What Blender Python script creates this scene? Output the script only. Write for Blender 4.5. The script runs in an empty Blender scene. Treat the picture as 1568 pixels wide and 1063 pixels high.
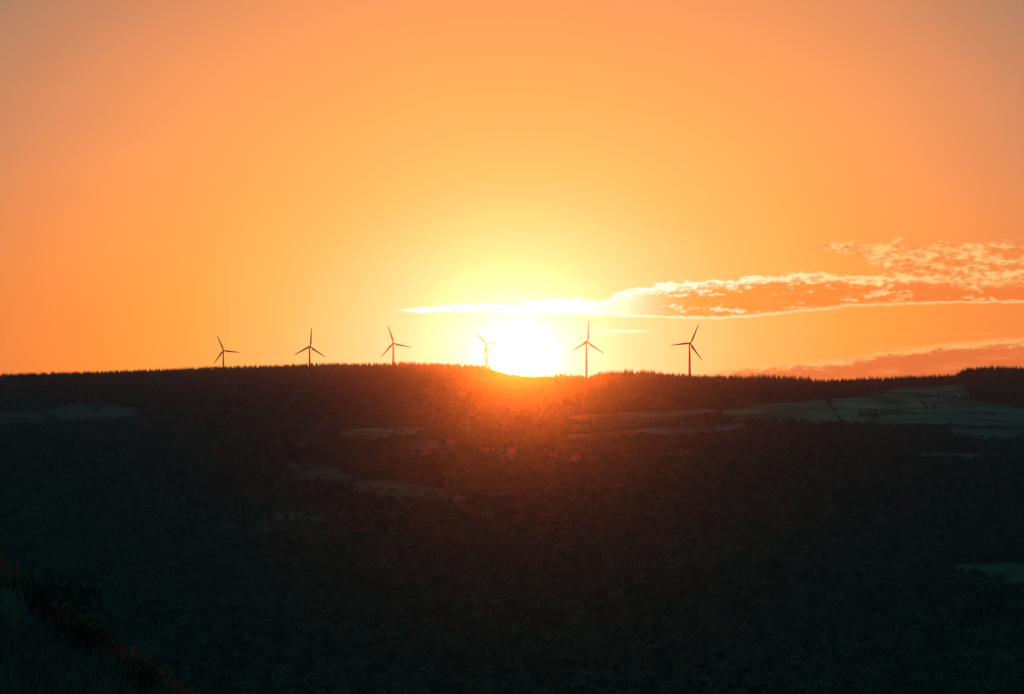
import bpy, math, random
import numpy as np
from mathutils import Vector, Matrix
random.seed(7); rng=np.random.default_rng(7)
scene=bpy.context.scene
F=3688.0; CX=784.0; HY=600.0
def lin(c):
    return tuple(((v/255)/12.92 if v/255<=0.04045 else ((v/255+0.055)/1.055)**2.4) for v in c)

# ------------------------------------------------------------ noise
def vnoise(x,y,seed=0):
    xi=np.floor(x).astype(np.int64); yi=np.floor(y).astype(np.int64)
    xf=x-xi; yf=y-yi
    def h(a,b):
        n=(a*374761393+b*668265263+seed*1442695041)&0xFFFFFFFF
        n=((n^(n>>13))*1274126177)&0xFFFFFFFF
        n=n^(n>>16)
        return (n&0xFFFF)/65535.0
    u=xf*xf*(3-2*xf); v=yf*yf*(3-2*yf)
    return (h(xi,yi)*(1-u)+h(xi+1,yi)*u)*(1-v)+(h(xi,yi+1)*(1-u)+h(xi+1,yi+1)*u)*v
def fbm(x,y,o=4,seed=0):
    s=0;a=0.5
    for i in range(o):
        s=s+a*(vnoise(x*2**i,y*2**i,seed+i)-0.5); a*=0.5
    return s

# ------------------------------------------------------------ terrain height
crest_px=[-600,0,150,250,350,450,600,700,745,775,812,835,870,900,930,960,1000,1060,1100,1200,1260,1300,1400,1460,1480,1530,1568,2200]
crest_py=[588,577,573,569,565,562,560,562,564,573,578,577,579,581,577,575,576,580,580,584,588,586,582,580,569,566,568,580]  # crest dip under the sun is added, imitating bloom over the ridge
rows_d=[0,8,20,60,200,500,800,1100,1500,1900,2400,2800,3200,3600,4000]
rows_z=[-1.8,-2.8,-9,-32,-80,-125,-138,-142,-146,-139,-114,-87,-65,-44,-16]
def height(x,y):
    x=np.asarray(x,float); y=np.asarray(y,float)
    yy=np.maximum(y,1.0)
    px=CX+F*x/yy
    cz=(HY-np.interp(px,crest_px,crest_py))/F*4400
    z=0
    for off in (-70,0,70):
        o=np.where((y>1300)&(y<4200),off,0)
        d=y+o
        zb=np.interp(d,rows_d,rows_z)
        t=np.clip((d-4000)/400,0,1)
        zb=np.where(d>4000,-16*(1-t)+cz*t,zb)
        t2=np.clip((d-4500)/350,0,1); t2=t2*t2*(3-2*t2)
        zb=np.where(d>4500,cz-20*t2,zb)
        t3=np.clip((d-6000)/8000,0,1)
        zb=np.where(d>6000,(cz-20)*(1-t3)-60*t3,zb)
        z=z+zb/3
    z=np.where(y<0,-1.8+2*fbm(x/60,y/60,3,5),z)
    m=np.clip((y-900)/600,0,1)*np.clip((4300-y)/500,0,1)
    z=z+m*(46*fbm(x/520+3,y/430,4,11))
    m2=np.clip((y-150)/400,0,1)*np.clip((1500-y)/500,0,1)
    z=z+m2*12*fbm(x/200,y/200,3,21)
    return z
def proj(x,y,z):
    return CX+F*x/y, HY-F*z/y
def hit(px,py):
    ys=np.arange(1100,4400,4.0); xs=(px-CX)/F*ys
    zs=height(xs,ys); p=HY-F*zs/ys
    i=np.argmax(p<=py)
    return xs[i],ys[i],zs[i]
def inpoly(px,py,poly):
    r=np.zeros(np.shape(px),bool); n=len(poly)
    for i in range(n):
        x1,y1=poly[i]; x2,y2=poly[(i+1)%n]
        if y1==y2: continue
        c=((y1>py)!=(y2>py))&(px<(x2-x1)*(py-y1)/(y2-y1)+x1)
        r^=c
    return r
fields=[
 [(1105,629),(1200,617),(1262,611),(1285,647),(1180,645),(1110,642)],
 [(1266,611),(1330,606),(1400,608),(1420,628),(1340,633),(1330,648),(1289,647)],
 [(1403,608),(1470,611),(1568,626),(1700,640),(1700,658),(1568,653),(1400,652),(1336,648),(1344,636),(1424,629)],
 [(1320,603),(1380,593),(1480,590),(1480,606),(1400,607)],
 [(870,641),(930,631),(1100,628),(1102,638),(1000,645),(900,646)],
 [(850,666),(960,661),(1130,650),(1145,657),(1010,669),(870,674)],
 [(505,667),(570,656),(655,653),(655,662),(590,672)],
 [(70,630),(120,615),(220,625),(195,641),(90,642)],
 [(-60,632),(65,631),(70,645),(-60,650)],
 [(420,708),(500,710),(545,732),(480,731)],
 [(540,737),(620,738),(700,752),(750,768),(620,768),(550,756)],
 [(395,790),(480,783),(605,787),(520,799),(410,799)],
 [(1435,866),(1568,862),(1700,866),(1700,905),(1568,905),(1490,884)],
 [(990,697),(1060,687),(1085,699)],
 [(1440,657),(1700,656),(1700,672),(1480,670)],
 [(1385,690),(1505,698),(1505,706),(1400,699)],
 [(600,690),(640,674),(700,672),(700,697),(640,701)],
 [(725,690),(790,688),(800,703),(730,702)],
]
fshade=[.7,.9,.6,.75,.65,.6,.9,.3,.2,.32,.38,.32,.32,.4,.5,.4,.2,.2]
def field_mask(x,y,z,grow=0):
    px,py=proj(x,np.maximum(y,1),z)
    m=np.zeros(np.shape(x))
    jx=26*fbm(x/60,y/60,4,31)
    jy=11*fbm(x/50,y/90,4,33)
    for s,poly in zip(fshade,fields):
        k=inpoly(px+jx,py+jy,poly)
        if grow: k|=inpoly(px+jx,py+jy-grow*0.5,poly)|inpoly(px+jx,py+jy-grow,poly)
        m=np.where(k&(y>1000)&(y<4350),s,m)
    return m

# ------------------------------------------------------------ helpers
def mesh_obj(name,verts,faces,mat=None,smooth=False,link=True):
    me=bpy.data.meshes.new(name)
    me.from_pydata([tuple(v) for v in verts],[],[tuple(f) for f in faces]); me.update()
    if mat: me.materials.append(mat)
    if smooth: me.polygons.foreach_set('use_smooth',[True]*len(me.polygons))
    o=bpy.data.objects.new(name,me)
    if link: scene.collection.objects.link(o)
    return o
def new_mat(name):
    m=bpy.data.materials.new(name); m.use_nodes=True
    nt=m.node_tree; nt.nodes.clear()
    return m,nt
def simple_mat(name,c1,c2,scale=5,rough=0.9,spec=0.1):
    m,nt=new_mat(name); N=nt.nodes; L=nt.links
    o=N.new('ShaderNodeOutputMaterial'); b=N.new('ShaderNodeBsdfPrincipled')
    b.inputs['Roughness'].default_value=rough; b.inputs['Specular IOR Level'].default_value=spec
    n=N.new('ShaderNodeTexNoise'); n.inputs['Scale'].default_value=scale; n.inputs['Detail'].default_value=5
    tc=N.new('ShaderNodeTexCoord'); L.new(tc.outputs['Object'],n.inputs['Vector'])
    r=N.new('ShaderNodeValToRGB'); r.color_ramp.elements[0].color=(*c1,1); r.color_ramp.elements[1].color=(*c2,1)
    r.color_ramp.elements[0].position=.35; r.color_ramp.elements[1].position=.65
    L.new(n.outputs['Fac'],r.inputs[0]); L.new(r.outputs[0],b.inputs['Base Color']); L.new(b.outputs[0],o.inputs[0])
    return m
def leaf_mat(name,c1,c2,transl=0.0,ns=.6):
    m,nt=new_mat(name); N=nt.nodes; L=nt.links
    o=N.new('ShaderNodeOutputMaterial'); b=N.new('ShaderNodeBsdfDiffuse')
    oi=N.new('ShaderNodeObjectInfo'); n=N.new('ShaderNodeTexNoise'); n.inputs['Scale'].default_value=ns
    tc=N.new('ShaderNodeTexCoord'); L.new(tc.outputs['Object'],n.inputs['Vector'])
    a=N.new('ShaderNodeMath'); a.operation='MULTIPLY_ADD'; L.new(n.outputs['Fac'],a.inputs[0]); a.inputs[1].default_value=.6
    s=N.new('ShaderNodeMath'); s.operation='MULTIPLY_ADD'; L.new(oi.outputs['Random'],s.inputs[0]); s.inputs[1].default_value=.8; s.inputs[2].default_value=-.15
    L.new(s.outputs[0],a.inputs[2])
    r=N.new('ShaderNodeValToRGB'); r.color_ramp.elements[0].color=(*c1,1); r.color_ramp.elements[1].color=(*c2,1)
    L.new(a.outputs[0],r.inputs[0]); L.new(r.outputs[0],b.inputs['Color'])
    L.new(b.outputs[0],o.inputs[0])
    return m

# ------------------------------------------------------------ terrain mesh
def axis(segs):
    out=[]
    for a,b,s in segs: out+=list(np.arange(a,b,s))
    return np.array(out)
xs=axis([(-24000,-4000,2000),(-4000,-1500,125),(-1500,-60,10),(-60,60,4),(60,1500,10),(1500,4000,125),(4000,26000,2000)])
ys=axis([(-12000,-1000,1000),(-1000,-40,60),(-40,80,4),(80,1000,20),(1000,4700,8),(4700,6000,50),(6000,10000,400),(10000,42000,2000)])
X,Y=np.meshgrid(xs,ys); Z=height(X,Y)
FM=field_mask(X,Y,Z)
for _ in range(2):
    G=FM.copy(); G[1:-1,1:-1]=(FM[1:-1,1:-1]*2+FM[:-2,1:-1]+FM[2:,1:-1]+FM[1:-1,:-2]+FM[1:-1,2:])/6; FM=G
nx,ny=len(xs),len(ys)
idx=np.arange(nx*ny).reshape(ny,nx)
q=np.stack([idx[:-1,:-1],idx[:-1,1:],idx[1:,1:],idx[1:,:-1]],-1).reshape(-1,4)
me=bpy.data.meshes.new('terrain')
me.vertices.add(nx*ny); me.vertices.foreach_set('co',np.stack([X,Y,Z],-1).astype(np.float32).ravel())
me.loops.add(q.size); me.loops.foreach_set('vertex_index',q.ravel().astype(np.int32))
me.polygons.add(len(q)); me.polygons.foreach_set('loop_start',(np.arange(len(q))*4).astype(np.int32))
me.polygons.foreach_set('use_smooth',np.ones(len(q),bool))
me.update(calc_edges=True)
at=me.attributes.new('field','FLOAT','POINT'); at.data.foreach_set('value',FM.astype(np.float32).ravel())
terrain=bpy.data.objects.new('terrain',me); scene.collection.objects.link(terrain)
m,nt=new_mat('terrain_mat'); N=nt.nodes; L=nt.links
o=N.new('ShaderNodeOutputMaterial'); b=N.new('ShaderNodeBsdfDiffuse')
a=N.new('ShaderNodeAttribute'); a.attribute_name='field'
tc=N.new('ShaderNodeTexCoord')
def tn(scale,det=5):
    n=N.new('ShaderNodeTexNoise'); n.inputs['Scale'].default_value=scale; n.inputs['Detail'].default_value=det
    L.new(tc.outputs['Object'],n.inputs['Vector']); return n
def ramp(src,c1,c2,p1=.35,p2=.65):
    r=N.new('ShaderNodeValToRGB'); r.color_ramp.elements[0].color=(*c1,1); r.color_ramp.elements[1].color=(*c2,1)
    r.color_ramp.elements[0].position=p1; r.color_ramp.elements[1].position=p2; L.new(src,r.inputs[0]); return r
g=ramp(tn(.05).outputs['Fac'],(.012,.024,.014),(.03,.04,.022))
f=ramp(tn(.012,8).outputs['Fac'],(.06,.062,.028),(.22,.165,.08))
mx=N.new('ShaderNodeMixRGB'); L.new(a.outputs['Fac'],mx.inputs[0]); L.new(g.outputs[0],mx.inputs[1]); L.new(f.outputs[0],mx.inputs[2])
L.new(mx.outputs[0],b.inputs['Color']); L.new(b.outputs[0],o.inputs[0]); me.materials.append(m)

# ------------------------------------------------------------ tree prototypes
bark=simple_mat('bark',(.03,.022,.015),(.06,.045,.03),3)
leaf=leaf_mat('foliage_leaf',(.014,.038,.025),(.05,.088,.045))
needle=leaf_mat('foliage_needle',(.015,.038,.027),(.03,.058,.038))
def cyl(v,f,p0,p1,r0,r1,n=6):
    p0=Vector(p0);p1=Vector(p1);d=(p1-p0).normalized()
    a=d.orthogonal().normalized(); b=d.cross(a); s=len(v)
    for p,r in((p0,r0),(p1,r1)):
        for i in range(n):
            t=2*math.pi*i/n; v.append(tuple(p+a*math.cos(t)*r+b*math.sin(t)*r))
    for i in range(n): f.append((s+i,s+(i+1)%n,s+n+(i+1)%n,s+n+i))
    f.append(tuple(s+n+i for i in range(n)))
def leafquad(v,f,c,s,R):
    n=Vector((R.gauss(0,1),R.gauss(0,1),R.gauss(0,1)+.5)).normalized(); a=n.orthogonal().normalized()
    a=Matrix.Rotation(R.random()*6.28,3,n)@a; b=n.cross(a); k=len(v)
    for i in range(4):
        t=6.283*i/4+R.random()*.6; r=s*R.uniform(.5,1.15)
        v.append(tuple(c+a*math.cos(t)*r+b*math.sin(t)*r))
    f.append((k,k+1,k+2,k+3))
def decid(i):
    R=random.Random(100+i); v=[];f=[]
    cyl(v,f,(0,0,-1.5),(0,0,3.2),.35,.25,5); cyl(v,f,(0,0,3.2),(R.uniform(-.5,.5),0,7),.25,.08,5)
    cl=[]
    for k in range(9):
        t=R.random()*6.28; r=R.uniform(.8,3.3); h=R.uniform(3,8.3); r*= (1-((h-5)/5)**2)**.5
        c=Vector((math.cos(t)*r,math.sin(t)*r,h)); cyl(v,f,(0,0,2.5+h*.15),c,.12,.04,3); cl.append((c,R.uniform(1.2,2.0)))
    cl.append((Vector((0,0,8.2)),1.3))
    nt_=len(f)
    for c,rad in cl:
        for j in range(20):
            d=Vector((R.gauss(0,1),R.gauss(0,1),R.gauss(0,1))).normalized()*rad*R.uniform(.7,1.05); d.z*=.8
            leafquad(v,f,c+d,R.uniform(.45,.85),R)
    o=mesh_obj('broadleaf_%d'%i,v,f,leaf,link=False); o.data.materials.append(bark)
    for p in o.data.polygons[:nt_]: p.material_index=1
    return o
def conif(i):
    R=random.Random(200+i); v=[];f=[]
    cyl(v,f,(0,0,-1.5),(0,0,9.8),.22,.03,5); nt_=len(f)
    H=10; nl=12
    for k in range(nl):
        h=1.0+8.6*k/nl; rr=(H-h)*.26+.15
        nb=7
        for j in range(nb):
            t=6.283*j/nb+R.random(); L_=rr*R.uniform(.7,1.2); w=L_*.42+.08
            d=Vector((math.cos(t),math.sin(t),0)); s=Vector((-d.y,d.x,0))
            b0=Vector((0,0,h+.45)); tip=b0+d*L_+Vector((0,0,-L_*.35-.1)); mid=b0+d*L_*.5+Vector((0,0,-.1)); n=len(v)
            v+= [tuple(b0),tuple(mid+s*w),tuple(tip),tuple(mid-s*w)]; f.append((n,n+1,n+2,n+3))
    o=mesh_obj('conifer_%d'%i,v,f,needle,link=False); o.data.materials.append(bark)
    for p in o.data.polygons[:nt_]: p.material_index=1
    return o
Dp=[decid(i) for i in range(4)]; Cp=[conif(i) for i in range(3)]
colD=bpy.data.collections.new('broadleaf_protos'); colC=bpy.data.collections.new('conifer_protos')
for o_ in Dp: colD.objects.link(o_)
for o_ in Cp: colC.objects.link(o_)

def instancer(name,pts,scl,col):
    me=bpy.data.meshes.new(name); me.vertices.add(len(pts)); me.vertices.foreach_set('co',np.asarray(pts,np.float32).ravel())
    a=me.attributes.new('scl','FLOAT_VECTOR','POINT'); a.data.foreach_set('vector',np.asarray(scl,np.float32).ravel())
    ob=bpy.data.objects.new(name,me); scene.collection.objects.link(ob)
    g=bpy.data.node_groups.new(name+'_gn','GeometryNodeTree')
    g.interface.new_socket('Geometry',in_out='INPUT',socket_type='NodeSocketGeometry')
    g.interface.new_socket('Geometry',in_out='OUTPUT',socket_type='NodeSocketGeometry')
    N=g.nodes;L=g.links
    gi=N.new('NodeGroupInput');go=N.new('NodeGroupOutput')
    ip=N.new('GeometryNodeInstanceOnPoints'); ci=N.new('GeometryNodeCollectionInfo'); ci.inputs['Collection'].default_value=col
    ci.inputs['Separate Children'].default_value=True; ci.inputs['Reset Children'].default_value=True
    L.new(gi.outputs[0],ip.inputs['Points']); L.new(ci.outputs[0],ip.inputs['Instance']); ip.inputs['Pick Instance'].default_value=True
    rv=N.new('FunctionNodeRandomValue'); rv.data_type='FLOAT_VECTOR'; rv.inputs[0].default_value=(-.06,-.06,0); rv.inputs[1].default_value=(.06,.06,6.283)
    L.new(rv.outputs[0],ip.inputs['Rotation'])
    na=N.new('GeometryNodeInputNamedAttribute'); na.data_type='FLOAT_VECTOR'; na.inputs['Name'].default_value='scl'
    L.new(na.outputs[0],ip.inputs['Scale']); L.new(ip.outputs[0],go.inputs[0])
    md=ob.modifiers.new('scatter','NODES'); md.node_group=g
    return ob

# ------------------------------------------------------------ houses positions
house_px=[(632,692),(648,688),(664,684),(690,682),(652,697),(742,693),(762,695),(784,694),(474,681),(458,684),(430,682),(882,706),(905,709),(1098,683),(848,700)]
houses=[hit(*p) for p in house_px]
# ------------------------------------------------------------ forest scatter
sp=11
gx,gy=np.meshgrid(np.arange(-1450,1450,sp),np.arange(700,4640,sp))
gx=(gx+rng.uniform(-4.5,4.5,gx.shape)).ravel(); gy=(gy+rng.uniform(-4.5,4.5,gy.shape)).ravel()
k=np.abs(gx)<gy*.24+70; gx=gx[k];gy=gy[k]
gz=height(gx,gy)
fm=field_mask(gx,gy,gz,grow=8)
keep=fm<=0
ppx,ppy=proj(gx,gy,gz)
for (hx,hy_),(wx,wy,wz) in zip(house_px,houses):
    keep&=~((np.abs(ppx-hx)<7)&(ppy>hy_-2)&(ppy<hy_+6))
gl=fbm(gx/240,gy/240,3,77)
keep&=~((gl<-.2)&(gy<3900)&(rng.random(gx.shape)<.8))
gx,gy,gz,ppx,ppy=gx[keep],gy[keep],gz[keep],ppx[keep],ppy[keep]
con=(gy>4020+120*fbm(gx/200,gy/200,3,41))|((gl[keep]>.17)&(gy>2500)&(rng.random(gx.shape)<.8))
s=rng.uniform(.7,1.35,gx.shape)*(1+.5*fbm(gx/90,gy/90,2,51))
s[con]*=.85
sunn=(gy>4250)&(ppx>750)&(ppx<850); s[sunn]*=.45  # ridge trees shrunk to keep the added bloom dip open
big=(gy>4200)&(((ppx>915)&(ppx<1005))|((ppx>1150)&(ppx<1240))); s[big]*=1.25
small=(gy>4200)&(ppx<600); s[small]*=.8
w=s*rng.uniform(.95,1.3,s.shape)
scl=np.stack([w,w,s],-1); pts=np.stack([gx,gy,gz],-1)
hed=[[(1110,641),(1180,646),(1262,650),(1335,650)],[(1200,617),(1330,607)],[(870,648),(960,646),(1060,642),(1110,634)],[(1330,632),(1350,648)],[(1400,653),(1568,656)],[(1330,604),(1400,607),(1475,611)],[(1010,645),(1060,641),(1108,640)],[(540,735),(640,739),(700,752)],[(640,672),(700,670),(730,688)],[(1130,652),(1260,658),(1330,652)],[(1263,611),(1287,647)],[(1338,634),(1422,629),(1402,609)],[(600,664),(655,660)],[(560,756),(640,757)],[(605,692),(640,696),(700,692)],[(725,697),(800,698)],[(420,722),(500,724)],[(400,794),(520,793)],[(640,764),(730,762)]]
hp=[];hs=[]
for line in hed:
    for (a1,b1),(a2,b2) in zip(line[:-1],line[1:]):
        n=int(abs(a2-a1)/4.5+abs(b2-b1)/3)+1
        for i in range(n):
            if random.random()<.3: continue
            t=(i+random.random()*.8)/n
            x,y,z=hit(a1+(a2-a1)*t,b1+(b2-b1)*t); hp.append((x,y,z)); q_=random.uniform(.3,.85); hs.append((q_*1.2,q_*1.2,q_))
for p in [(1318,640),(1325,642),(1332,641),(1340,642),(1478,612),(1068,642),(1080,642),(1092,642),(1430,630),(1520,640),(100,636),(150,634),(1024,640),(590,662)]:
    x,y,z=hit(*p); q_=random.uniform(.9,1.3); hp.append((x,y,z)); hs.append((q_,q_,q_))
instancer('forest',np.concatenate([pts[~con],np.array(hp)]),np.concatenate([scl[~con],np.array(hs)]),colD)
instancer('pine_forest',pts[con],scl[con],colC)
print('TREES',len(pts),con.sum())

# ------------------------------------------------------------ wind turbines
tw=simple_mat('turbine_paint',(.2,.18,.16),(.28,.26,.24),.3,.6,.2)
def lathe(prof,n=24):
    v=[];f=[]
    for r,z in prof:
        for i in range(n): t=2*math.pi*i/n; v.append((r*math.cos(t),r*math.sin(t),z))
    for j in range(len(prof)-1):
        for i in range(n): f.append((j*n+i,j*n+(i+1)%n,(j+1)*n+(i+1)%n,(j+1)*n+i))
    f.append(tuple(range(n))[::-1]); f.append(tuple((len(prof)-1)*n+i for i in range(n)))
    return v,f
def blade_mesh():
    v=[];f=[];n=12
    st=[(1.2,1.1,1.1,0),(3,1.1,1.0,5),(6,1.9,.75,16),(9,2.1,.5,14),(16,1.65,.34,8),(24,1.3,.24,4),(32,.95,.15,1),(38,.6,.08,0),(40,.15,.03,0)]
    for r,c,t,tw_ in st:
        for i in range(n):
            a=2*math.pi*i/n; x=math.cos(a)*c+(c*.35 if r>4 else 0); y=math.sin(a)*t; b=math.radians(tw_)
            v.append((x*math.cos(b)-y*math.sin(b),x*math.sin(b)+y*math.cos(b)-.0006*r*r,r))
    for j in range(len(st)-1):
        for i in range(n): f.append((j*n+i,j*n+(i+1)%n,(j+1)*n+(i+1)%n,(j+1)*n+i))
    f.append(tuple((len(st)-1)*n+i for i in range(n)))
    return v,f
bv,bf=blade_mesh()
def turbine(px,py,D,tip,yaw):
    x=(px-CX)/F*D; z=(HY-py)/F*D; gz_=float(height(x,D)); H=z-gz_
    e=bpy.data.objects.new('wind_turbine',None); scene.collection.objects.link(e); e.location=(x,D,gz_)
    e.rotation_euler=(0,0,math.radians(yaw))
    v,f=lathe([(2.6,-3),(2.5,.5),(2.2,H*.3),(1.8,H*.65),(1.35,H-1.8)])
    parts=[mesh_obj('tower',v,f,tw,True)]
    v,f=lathe([(.6,-4.2),(1.6,-4),(2.0,-2),(2.1,2),(1.8,6),(1.1,7.6)],16)
    v=[(a,c+1.0,b*.95) for a,b,c in v]
    na=mesh_obj('nacelle',v,f,tw,True); na.location=(0,0,H); parts.append(na)
    v,f=lathe([(.3,-1.9),(1.2,-1.5),(1.8,-.4),(1.9,1.3)],16); v=[(a,c,b) for a,b,c in v]
    hb=mesh_obj('hub',v,f,tw,True); hb.location=(0,-4.6,H); parts.append(hb)
    for i in range(3):
        b=mesh_obj('blade_%d'%(i+1),bv,bf,tw,True); b.location=(0,-4.6,H)
        b.rotation_euler=(0,math.radians(tip+120*i),0); parts.append(b)
    for p in parts: p.parent=e
for a in [(342,537,5670,-24,12),(474,531,4920,3,22),(602,526,4920,-18,10),(745,527,5270,-46,12),(898,524,4470,2,25),(1056,526,4470,24,15)]:
    turbine(*a)

# ------------------------------------------------------------ houses
wallm=simple_mat('stone_wall',(.1,.09,.07),(.2,.18,.13),.8); roofm=simple_mat('roof_tiles',(.05,.04,.035),(.09,.065,.05),1.5)
glass=simple_mat('window_glass',(.03,.035,.04),(.05,.055,.06),1,.15,.5); wood=simple_mat('door_wood',(.08,.05,.03),(.13,.08,.05),2)
def box(v,f,x0,x1,y0,y1,z0,z1):
    s=len(v); v+=[(x0,y0,z0),(x1,y0,z0),(x1,y1,z0),(x0,y1,z0),(x0,y0,z1),(x1,y0,z1),(x1,y1,z1),(x0,y1,z1)]
    for q_ in((0,3,2,1),(4,5,6,7),(0,1,5,4),(1,2,6,5),(2,3,7,6),(3,0,4,7)): f.append(tuple(s+i for i in q_))
def house(x,y,z,rot,w,d,h):
    e=bpy.data.objects.new('stone_house',None); scene.collection.objects.link(e); e.location=(x,y,z+.3); e.rotation_euler=(0,0,rot)
    v=[];f=[]; hw,hd=w/2,d/2; rh=d*.38
    v=[(-hw,-hd,-4),(hw,-hd,-4),(hw,hd,-4),(-hw,hd,-4),(-hw,-hd,h),(hw,-hd,h),(hw,hd,h),(-hw,hd,h),(-hw,0,h+rh),(hw,0,h+rh)]
    f=[(0,1,5,4),(2,3,7,6),(1,2,6,9,5),(3,0,4,8,7)]
    P=[mesh_obj('walls',v,f,wallm)]
    o_=.5; sl=rh/hd; t=.22; zz=h-o_*sl+.05
    v=[];f=[]
    for sgn in(-1,1):
        s=len(v); v+=[(-hw-o_,sgn*(hd+o_),zz),(hw+o_,sgn*(hd+o_),zz),(hw+o_,0,h+rh+.05),(-hw-o_,0,h+rh+.05)]
        v+=[(a,b,c+t) for a,b,c in v[s:s+4]]
        for q_ in((0,1,2,3),(4,5,6,7),(0,1,5,4),(1,2,6,5),(3,0,4,7)): f.append(tuple(s+i for i in q_))
    P.append(mesh_obj('roof',v,f,roofm))
    v=[];f=[]
    for fl in range(int(h//2.7)):
        for i in range(4):
            cx=-hw+w*(i+.5)/4
            if fl==0 and i==1: continue
            for sgn in(-1,1):
                y0=sgn*hd; box(v,f,cx-.5,cx+.5,min(y0,y0+sgn*.04),max(y0,y0+sgn*.04),.9+fl*2.8,2.2+fl*2.8)
    P.append(mesh_obj('windows',v,f,glass))
    v=[];f=[]; cx=-hw+w*1.5/4; box(v,f,cx-.5,cx+.5,-hd-.05,-hd,0,2.1); P.append(mesh_obj('door',v,f,wood))
    v=[];f=[]; box(v,f,hw-1.6,hw-.8,-.4,.4,h+rh*.6,h+rh+1.2); P.append(mesh_obj('chimney',v,f,wallm))
    for p in P: p.parent=e
for (x,y,z) in houses:
    house(x,y,z,random.uniform(-.9,.9),random.uniform(9,13),random.uniform(6.5,8),random.choice([3.2,3.2,5.6]))

# ------------------------------------------------------------ foreground bank
bpx=[-400,0,40,75,130,175,230,300,420]; bpy_=[760,858,878,918,945,978,1014,1066,1170]
bx=[(p-CX)/F*40 for p in bpx]; bz=[(HY-p)/F*40-.25 for p in bpy_]
def bank(x,y):
    base=np.interp(x,bx,bz)
    base=np.where(x>bx[-1],bz[-1]-(x-bx[-1])*1.6,base)
    dy=y-40
    return base-.33*np.abs(dy)**1.08+.5*fbm(x/1.6,y/1.6,4,91)
xb=np.arange(-30,0,.25); yb=np.arange(22,58,.25); XB,YB=np.meshgrid(xb,yb); ZB=bank(XB,YB)
n1,n2=XB.shape; ii=np.arange(n1*n2).reshape(n1,n2)
qq=np.stack([ii[:-1,:-1],ii[:-1,1:],ii[1:,1:],ii[1:,:-1]],-1).reshape(-1,4)
soil=simple_mat('hillside_soil',(.05,.026,.018),(.13,.06,.04),1.2)
bk=mesh_obj('hillside',np.stack([XB,YB,ZB],-1).reshape(-1,3),qq,soil,True)
grassm=leaf_mat('dry_grass_blades',(.07,.026,.014),(.6,.21,.1),0,1.6)
nb=36000
gx=rng.uniform(-13,-2.5,nb); gy=rng.uniform(32,43,nb)
clump=fbm(gx/.8,gy/.8,3,61); kk=(clump>-.12)|(rng.random(nb)<.25); gx=gx[kk];gy=gy[kk];clump=clump[kk]; nb=len(gx)
gz=bank(gx,gy)
hh=rng.uniform(.15,.5,nb)*(1+1.4*np.clip(clump+.1,0,.5)); ang=rng.uniform(0,6.28,nb); lean=rng.uniform(.05,.7,nb)*hh
wd=rng.uniform(.006,.014,nb); wa=rng.uniform(0,3.14,nb)
V=np.zeros((nb,5,3)); cw=np.cos(wa)*wd; sw=np.sin(wa)*wd; lx=np.cos(ang)*lean; ly=np.sin(ang)*lean
for j,(t,wf) in enumerate([(0,1),(0,-1),(.55,-.8),(.55,.8),(1,0)]):
    V[:,j,0]=gx+lx*t*t+cw*wf; V[:,j,1]=gy+ly*t*t+sw*wf; V[:,j,2]=gz-.03+hh*t
base=np.arange(nb)*5
faces=[(b,b+1,b+2,b+3) for b in base]+[(b+3,b+2,b+4) for b in base]
mesh_obj('dry_grass',V.reshape(-1,3),faces,grassm)
shm=leaf_mat('shrub_leaf',(.015,.02,.01),(.05,.045,.02),0)
def shrub(px,py,D,hgt,wid,seed,nl=14):
    R=random.Random(seed); x=(px-CX)/F*D; z=float(bank(np.array(x),np.array(D)))-.1
    v=[];f=[]
    tips=[]
    for k in range(15):
        t=R.random()*6.28; l=R.uniform(.4,1); p=Vector((0,0,0)); d=Vector((math.cos(t)*wid*l*1.1,math.sin(t)*wid*l*.8,hgt*R.uniform(.35,1)))
        m_=d*.5+Vector((R.uniform(-.1,.1),R.uniform(-.1,.1),.1)); cyl(v,f,p,m_,.02,.012,5); cyl(v,f,m_,d,.012,.005,5)
        for q_ in range(4):
            e_=m_.lerp(d,R.random())+Vector((R.uniform(-.25,.25),R.uniform(-.25,.25),R.uniform(0,.2))); cyl(v,f,m_.lerp(d,.3),e_,.007,.003,4); tips.append(e_)
        tips.append(d)
    nt_=len(f)
    for tp in tips:
        for j in range(nl): leafquad(v,f,tp+Vector((R.gauss(0,.09),R.gauss(0,.09),R.gauss(0,.07))),R.uniform(.018,.036),R)
    o_=mesh_obj('shrub',v,f,shm); o_.data.materials.append(bark); o_.location=(x,D,z)
    for p in o_.data.polygons[:nt_]: p.material_index=1
shrub(96,900,39.9,.8,.6,1); shrub(60,900,40.2,.5,.5,4); shrub(135,930,39.6,.5,.45,2,10); shrub(215,1000,39.7,.35,.3,3,8)

# ------------------------------------------------------------ sun direction
SPX,SPY=790.0,543.0
saz=math.atan((SPX-CX)/F); sel=math.atan((HY-SPY)/F)
sd=Vector((math.sin(saz)*math.cos(sel),math.cos(saz)*math.cos(sel),math.sin(sel)))
sl=bpy.data.lights.new('sun','SUN'); sl.energy=1.6; sl.angle=math.radians(.5); sl.color=(1,.14,.01)
so=bpy.data.objects.new('sun',sl); scene.collection.objects.link(so); so.rotation_euler=sd.to_track_quat('Z','Y').to_euler(); so.location=(0,3000,900)

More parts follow.
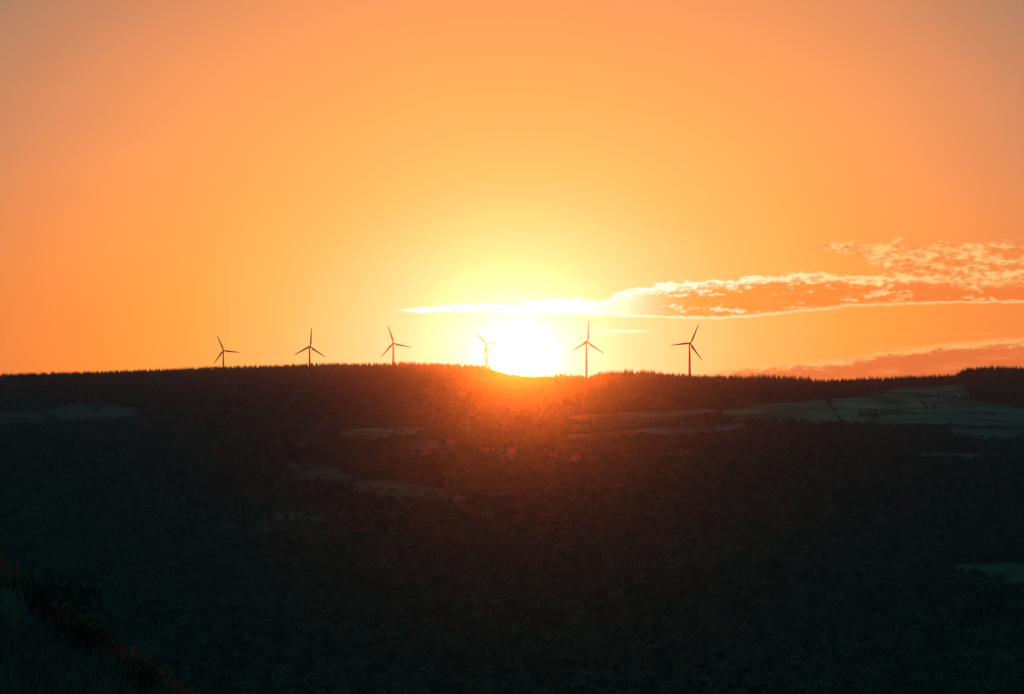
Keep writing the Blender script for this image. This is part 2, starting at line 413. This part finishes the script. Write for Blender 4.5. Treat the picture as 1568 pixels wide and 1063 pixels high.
# ------------------------------------------------------------ haze volume
v=[];f=[]; box(v,f,-7000,7000,-300,7500,-300,1700)
m,nt=new_mat('haze_mat'); N=nt.nodes;L=nt.links
o=N.new('ShaderNodeOutputMaterial')
last=None
for dens,g_ in ((4.2e-6,.973),(8e-6,0.0)):
    s1=N.new('ShaderNodeVolumeScatter'); s1.inputs['Color'].default_value=(1,1,1,1); s1.inputs['Density'].default_value=dens; s1.inputs['Anisotropy'].default_value=g_
    if last is None: last=s1
    else:
        ad=N.new('ShaderNodeAddShader'); L.new(last.outputs[0],ad.inputs[0]);L.new(s1.outputs[0],ad.inputs[1]); last=ad
L.new(last.outputs[0],o.inputs['Volume'])
hz=mesh_obj('valley_haze',v,f,m)

# ------------------------------------------------------------ world
W=bpy.data.worlds.new('World'); scene.world=W; W.use_nodes=True; nt=W.node_tree; nt.nodes.clear(); N=nt.nodes; L=nt.links
class E:
    def __init__(s,k): s.k=k
def M(op,*a,clamp=False):
    n=N.new('ShaderNodeMath'); n.operation=op; n.use_clamp=clamp
    for i,x in enumerate(a):
        if isinstance(x,E): L.new(x.k,n.inputs[i])
        else: n.inputs[i].default_value=x
    return E(n.outputs[0])
E.__add__=lambda a,b:M('ADD',a,b); E.__radd__=lambda a,b:M('ADD',b,a)
E.__sub__=lambda a,b:M('SUBTRACT',a,b); E.__rsub__=lambda a,b:M('SUBTRACT',b,a)
E.__mul__=lambda a,b:M('MULTIPLY',a,b); E.__rmul__=lambda a,b:M('MULTIPLY',b,a)
E.__truediv__=lambda a,b:M('DIVIDE',a,b)
def sstep(x,a,b):
    n=N.new('ShaderNodeMapRange'); n.interpolation_type='SMOOTHSTEP'; L.new(x.k,n.inputs[0]); n.inputs[1].default_value=a; n.inputs[2].default_value=b
    n.inputs[3].default_value=0;n.inputs[4].default_value=1
    return E(n.outputs[0])
def curve(x,pts,xr=(0,1568),yr=(0,1063)):
    n=N.new('ShaderNodeFloatCurve'); c=n.mapping.curves[0]
    P=[((a-xr[0])/(xr[1]-xr[0]),(b-yr[0])/(yr[1]-yr[0])) for a,b in pts]
    c.points[0].location=P[0]; c.points[1].location=P[-1]
    for p in P[1:-1]: c.points.new(*p)
    n.mapping.update(); L.new(((x-xr[0])/(xr[1]-xr[0])).k,n.inputs['Value'])
    return E(n.outputs[0])*(yr[1]-yr[0])+yr[0]
def noise(P,Q,sx,sy,det=6,rough=.55,seed=0,dist=0):
    c=N.new('ShaderNodeCombineXYZ'); L.new((P/sx).k,c.inputs[0]); L.new((Q/sy).k,c.inputs[1]); c.inputs[2].default_value=seed
    n=N.new('ShaderNodeTexNoise'); n.inputs['Scale'].default_value=1; n.inputs['Detail'].default_value=det; n.inputs['Roughness'].default_value=rough; n.inputs['Distortion'].default_value=dist
    L.new(c.outputs[0],n.inputs['Vector']); return E(n.outputs['Fac'])-.5
def cramp(x,stops):
    n=N.new('ShaderNodeValToRGB'); r=n.color_ramp
    for i,(p,c) in enumerate(stops):
        e=r.elements[i] if i<2 else r.elements.new(p)
        e.position=p; e.color=(*c,1)
    L.new(x.k,n.inputs[0]); return n.outputs[0]
def mix(fac,a,b,mode='MIX'):
    n=N.new('ShaderNodeMixRGB'); n.blend_type=mode
    for i,x in enumerate((fac,a,b)):
        if isinstance(x,E): x=x.k
        if isinstance(x,(int,float)): n.inputs[i].default_value=x
        elif isinstance(x,tuple): n.inputs[i].default_value=(*x,1)
        else: L.new(x,n.inputs[i])
    return n.outputs[0]
tc=N.new('ShaderNodeTexCoord'); sp_=N.new('ShaderNodeSeparateXYZ'); L.new(tc.outputs['Generated'],sp_.inputs[0])
x,y,z=[E(sp_.outputs[i]) for i in range(3)]
U=M('ARCTAN2',x,y)*F; V_=M('ARCSINE',z)*F
P=U+CX; Q=HY-V_
dU=P-SPX; dV=SPY-Q
wob=noise(P,Q,700,350,2,.5,3.3)*80+noise(P,Q,520,90,4,.5,31.0)*34
r=M('SQRT',dU*dU*.62+dV*dV)
rw=r+wob*sstep(r,80,500)
R0=6000
stops=[(0,(255,240,225)),(45,(255,234,214)),(90,(255,226,194)),(140,(255,216,162)),(200,(255,205,134)),(280,(255,188,104)),(400,(255,172,88)),(540,(248,156,89)),(640,(230,143,91)),(720,(204,134,93)),(830,(166,125,98)),(950,(130,115,104)),(1200,(80,116,124)),(2200,(46,138,168)),(4500,(26,122,158)),(6000,(20,106,140))]
stops2=[(a/R0,lin(c)) for a,c in stops]
sky=cramp(rw/R0,stops2)
low=(1-sstep(dV,-20,380))*sstep(r,190,520)*(1-sstep(r,1100,2200))
sky=mix(low,sky,mix(1.0,sky,(1.08,.84,.45),'MULTIPLY'))
# ---- clouds
front=sstep(y,.3,.5)
n1_=noise(P,Q,44,14,9,.66,1.7,.3); n2_=noise(P,Q,15,8,6,.65,5.1,.2); n3_=noise(P,Q,160,22,6,.55,9.2)
T=curve(P,[(0,500),(590,474),(640,471),(720,467),(800,463),(860,457),(880,454),(920,456),(960,446),(1000,438),(1060,430),(1150,425),(1250,419),(1310,424),(1420,422),(1568,425)])
B=curve(P,[(0,450),(590,474),(640,480),(720,479),(800,481),(870,481),(940,485),(1000,487),(1060,489),(1150,487),(1250,477),(1300,472),(1400,470),(1568,467)])
pr=sstep(P,600,760)
ft=Q-T+(n1_*38+n2_*18)*(pr*.65+.35); fb=B-Q+(n2_*10+n3_*9)
fm_=M('MINIMUM',ft,fb)
mask=sstep(fm_,-1,4)*front*sstep(P,596,640)*(1-sstep(P,2300,3000))
rimt=1-sstep(ft+n2_*22,4,17); rimb=(1-sstep(fb,1,7))
body=n1_*1.5+n3_*1.0
near=1-sstep(P,860,1080)
bri=M('MAXIMUM',M('MAXIMUM',rimt,rimb*.9),M('MAXIMUM',near*.95,sstep(body+n2_*1.0,.05,.3)*.7),clamp=True)
far=sstep(P,850,1500)
bodyc=mix(far,lin((255,158,64)),lin((242,124,52)))
rimc=mix(sstep(P,780,1350),(1.6,1.5,1.3),lin((255,222,148)))
sky=mix(mask*.97,sky,mix(bri,bodyc,rimc))
# upper broken clouds
T2=curve(P,[(0,420),(1180,378),(1240,372),(1300,366),(1400,368),(1568,372)]); B2=curve(P,[(0,360),(1180,382),(1240,388),(1300,398),(1360,424),(1420,440),(1568,444)])
fa=M('MINIMUM',Q-T2,B2-Q); n4_=noise(P,Q,36,12,9,.68,12.4,.35)
m2=sstep(n4_*75+M('MINIMUM',fa,16.0)*1.1,2,14)*sstep(fa,-12,2)*front*sstep(P,1190,1260)*(1-sstep(P,2300,3000))
b2=sstep(noise(P,Q+4,36,12,9,.68,12.4,.35)*.9+n2_*.7,-.12,.17)
sky=mix(m2*.93,sky,mix(b2,lin((240,132,60)),lin((255,210,132))))
# lower bank of cloud
T3=curve(P,[(0,640),(1060,564),(1110,560),(1200,554),(1290,546),(1350,534),(1450,524),(1568,516)])
f3=Q-T3+n1_*32+n2_*15
m3=sstep(f3,-2,9)*front*sstep(P,1060,1140)*(1-sstep(P,2300,3000))
c3=mix(sstep(f3+n2_*20,3,19),lin((255,190,108)),lin((226,112,56)))
c3=mix(sstep(n3_+n1_*1.1,.0,.26)*.6,c3,lin((252,146,74)))
sky=mix(m3*.95,sky,c3)
def streak(p0,p1,q0,th,col,a):
    global sky
    f=th-M('ABSOLUTE',Q-q0+n3_*5)
    mm=sstep(f+n2_*3,0,2.5)*sstep(P,p0,p0+50)*(1-sstep(P,p1-60,p1))*front
    sky=mix(mm*a,sky,col)
streak(860,1010,507,3.0,(1.2,1.1,.8),.8)
streak(1130,1568,514,2.0,lin((255,175,95)),.3)
veil=sstep(noise(P,Q,420,60,5,.5,20.1),.03,.3)*sstep(P,700,1300)*sstep(dV,60,140)*(1-sstep(dV,260,380))
sky=mix(veil*.25*front,sky,lin((235,158,105)))
# aureole + disc of the sun
rt=M('SQRT',dU*dU*.7+dV*dV)
disc=1-sstep(M('SQRT',dU*dU+dV*dV),18,40)
glow=M('POWER',2.718,rt*rt/-3400.0)
sky=mix(1.0,sky,mix(1.0,(.8,.8,.72),mix(0.0,glow.k,glow.k),'MULTIPLY'),'ADD')
sky=mix(1.0,sky,mix(1.0,(10,8,5),mix(0.0,disc.k,disc.k),'MULTIPLY'),'ADD')
bg=N.new('ShaderNodeBackground'); L.new(sky,bg.inputs[0]); bg.inputs[1].default_value=1.0
ns=N.new('ShaderNodeTexSky'); ns.sky_type='NISHITA'; ns.sun_disc=False; ns.sun_elevation=sel; ns.sun_rotation=saz; ns.dust_density=2
bg2=N.new('ShaderNodeBackground'); L.new(ns.outputs[0],bg2.inputs[0]); bg2.inputs[1].default_value=.008
ad=N.new('ShaderNodeAddShader'); L.new(bg.outputs[0],ad.inputs[0]); L.new(bg2.outputs[0],ad.inputs[1])
wo=N.new('ShaderNodeOutputWorld'); L.new(ad.outputs[0],wo.inputs[0])

# ------------------------------------------------------------ camera
cd=bpy.data.cameras.new('camera'); co=bpy.data.objects.new('camera',cd); scene.collection.objects.link(co)
cd.sensor_width=36; cd.lens=18*F/784.0; cd.clip_end=100000; cd.clip_start=.1
co.location=(0,0,0); co.rotation_euler=(math.pi/2+math.atan((HY-531.5)/F),0,0)
scene.camera=co
scene.view_settings.view_transform='Standard'; scene.view_settings.look='None'; scene.view_settings.exposure=0
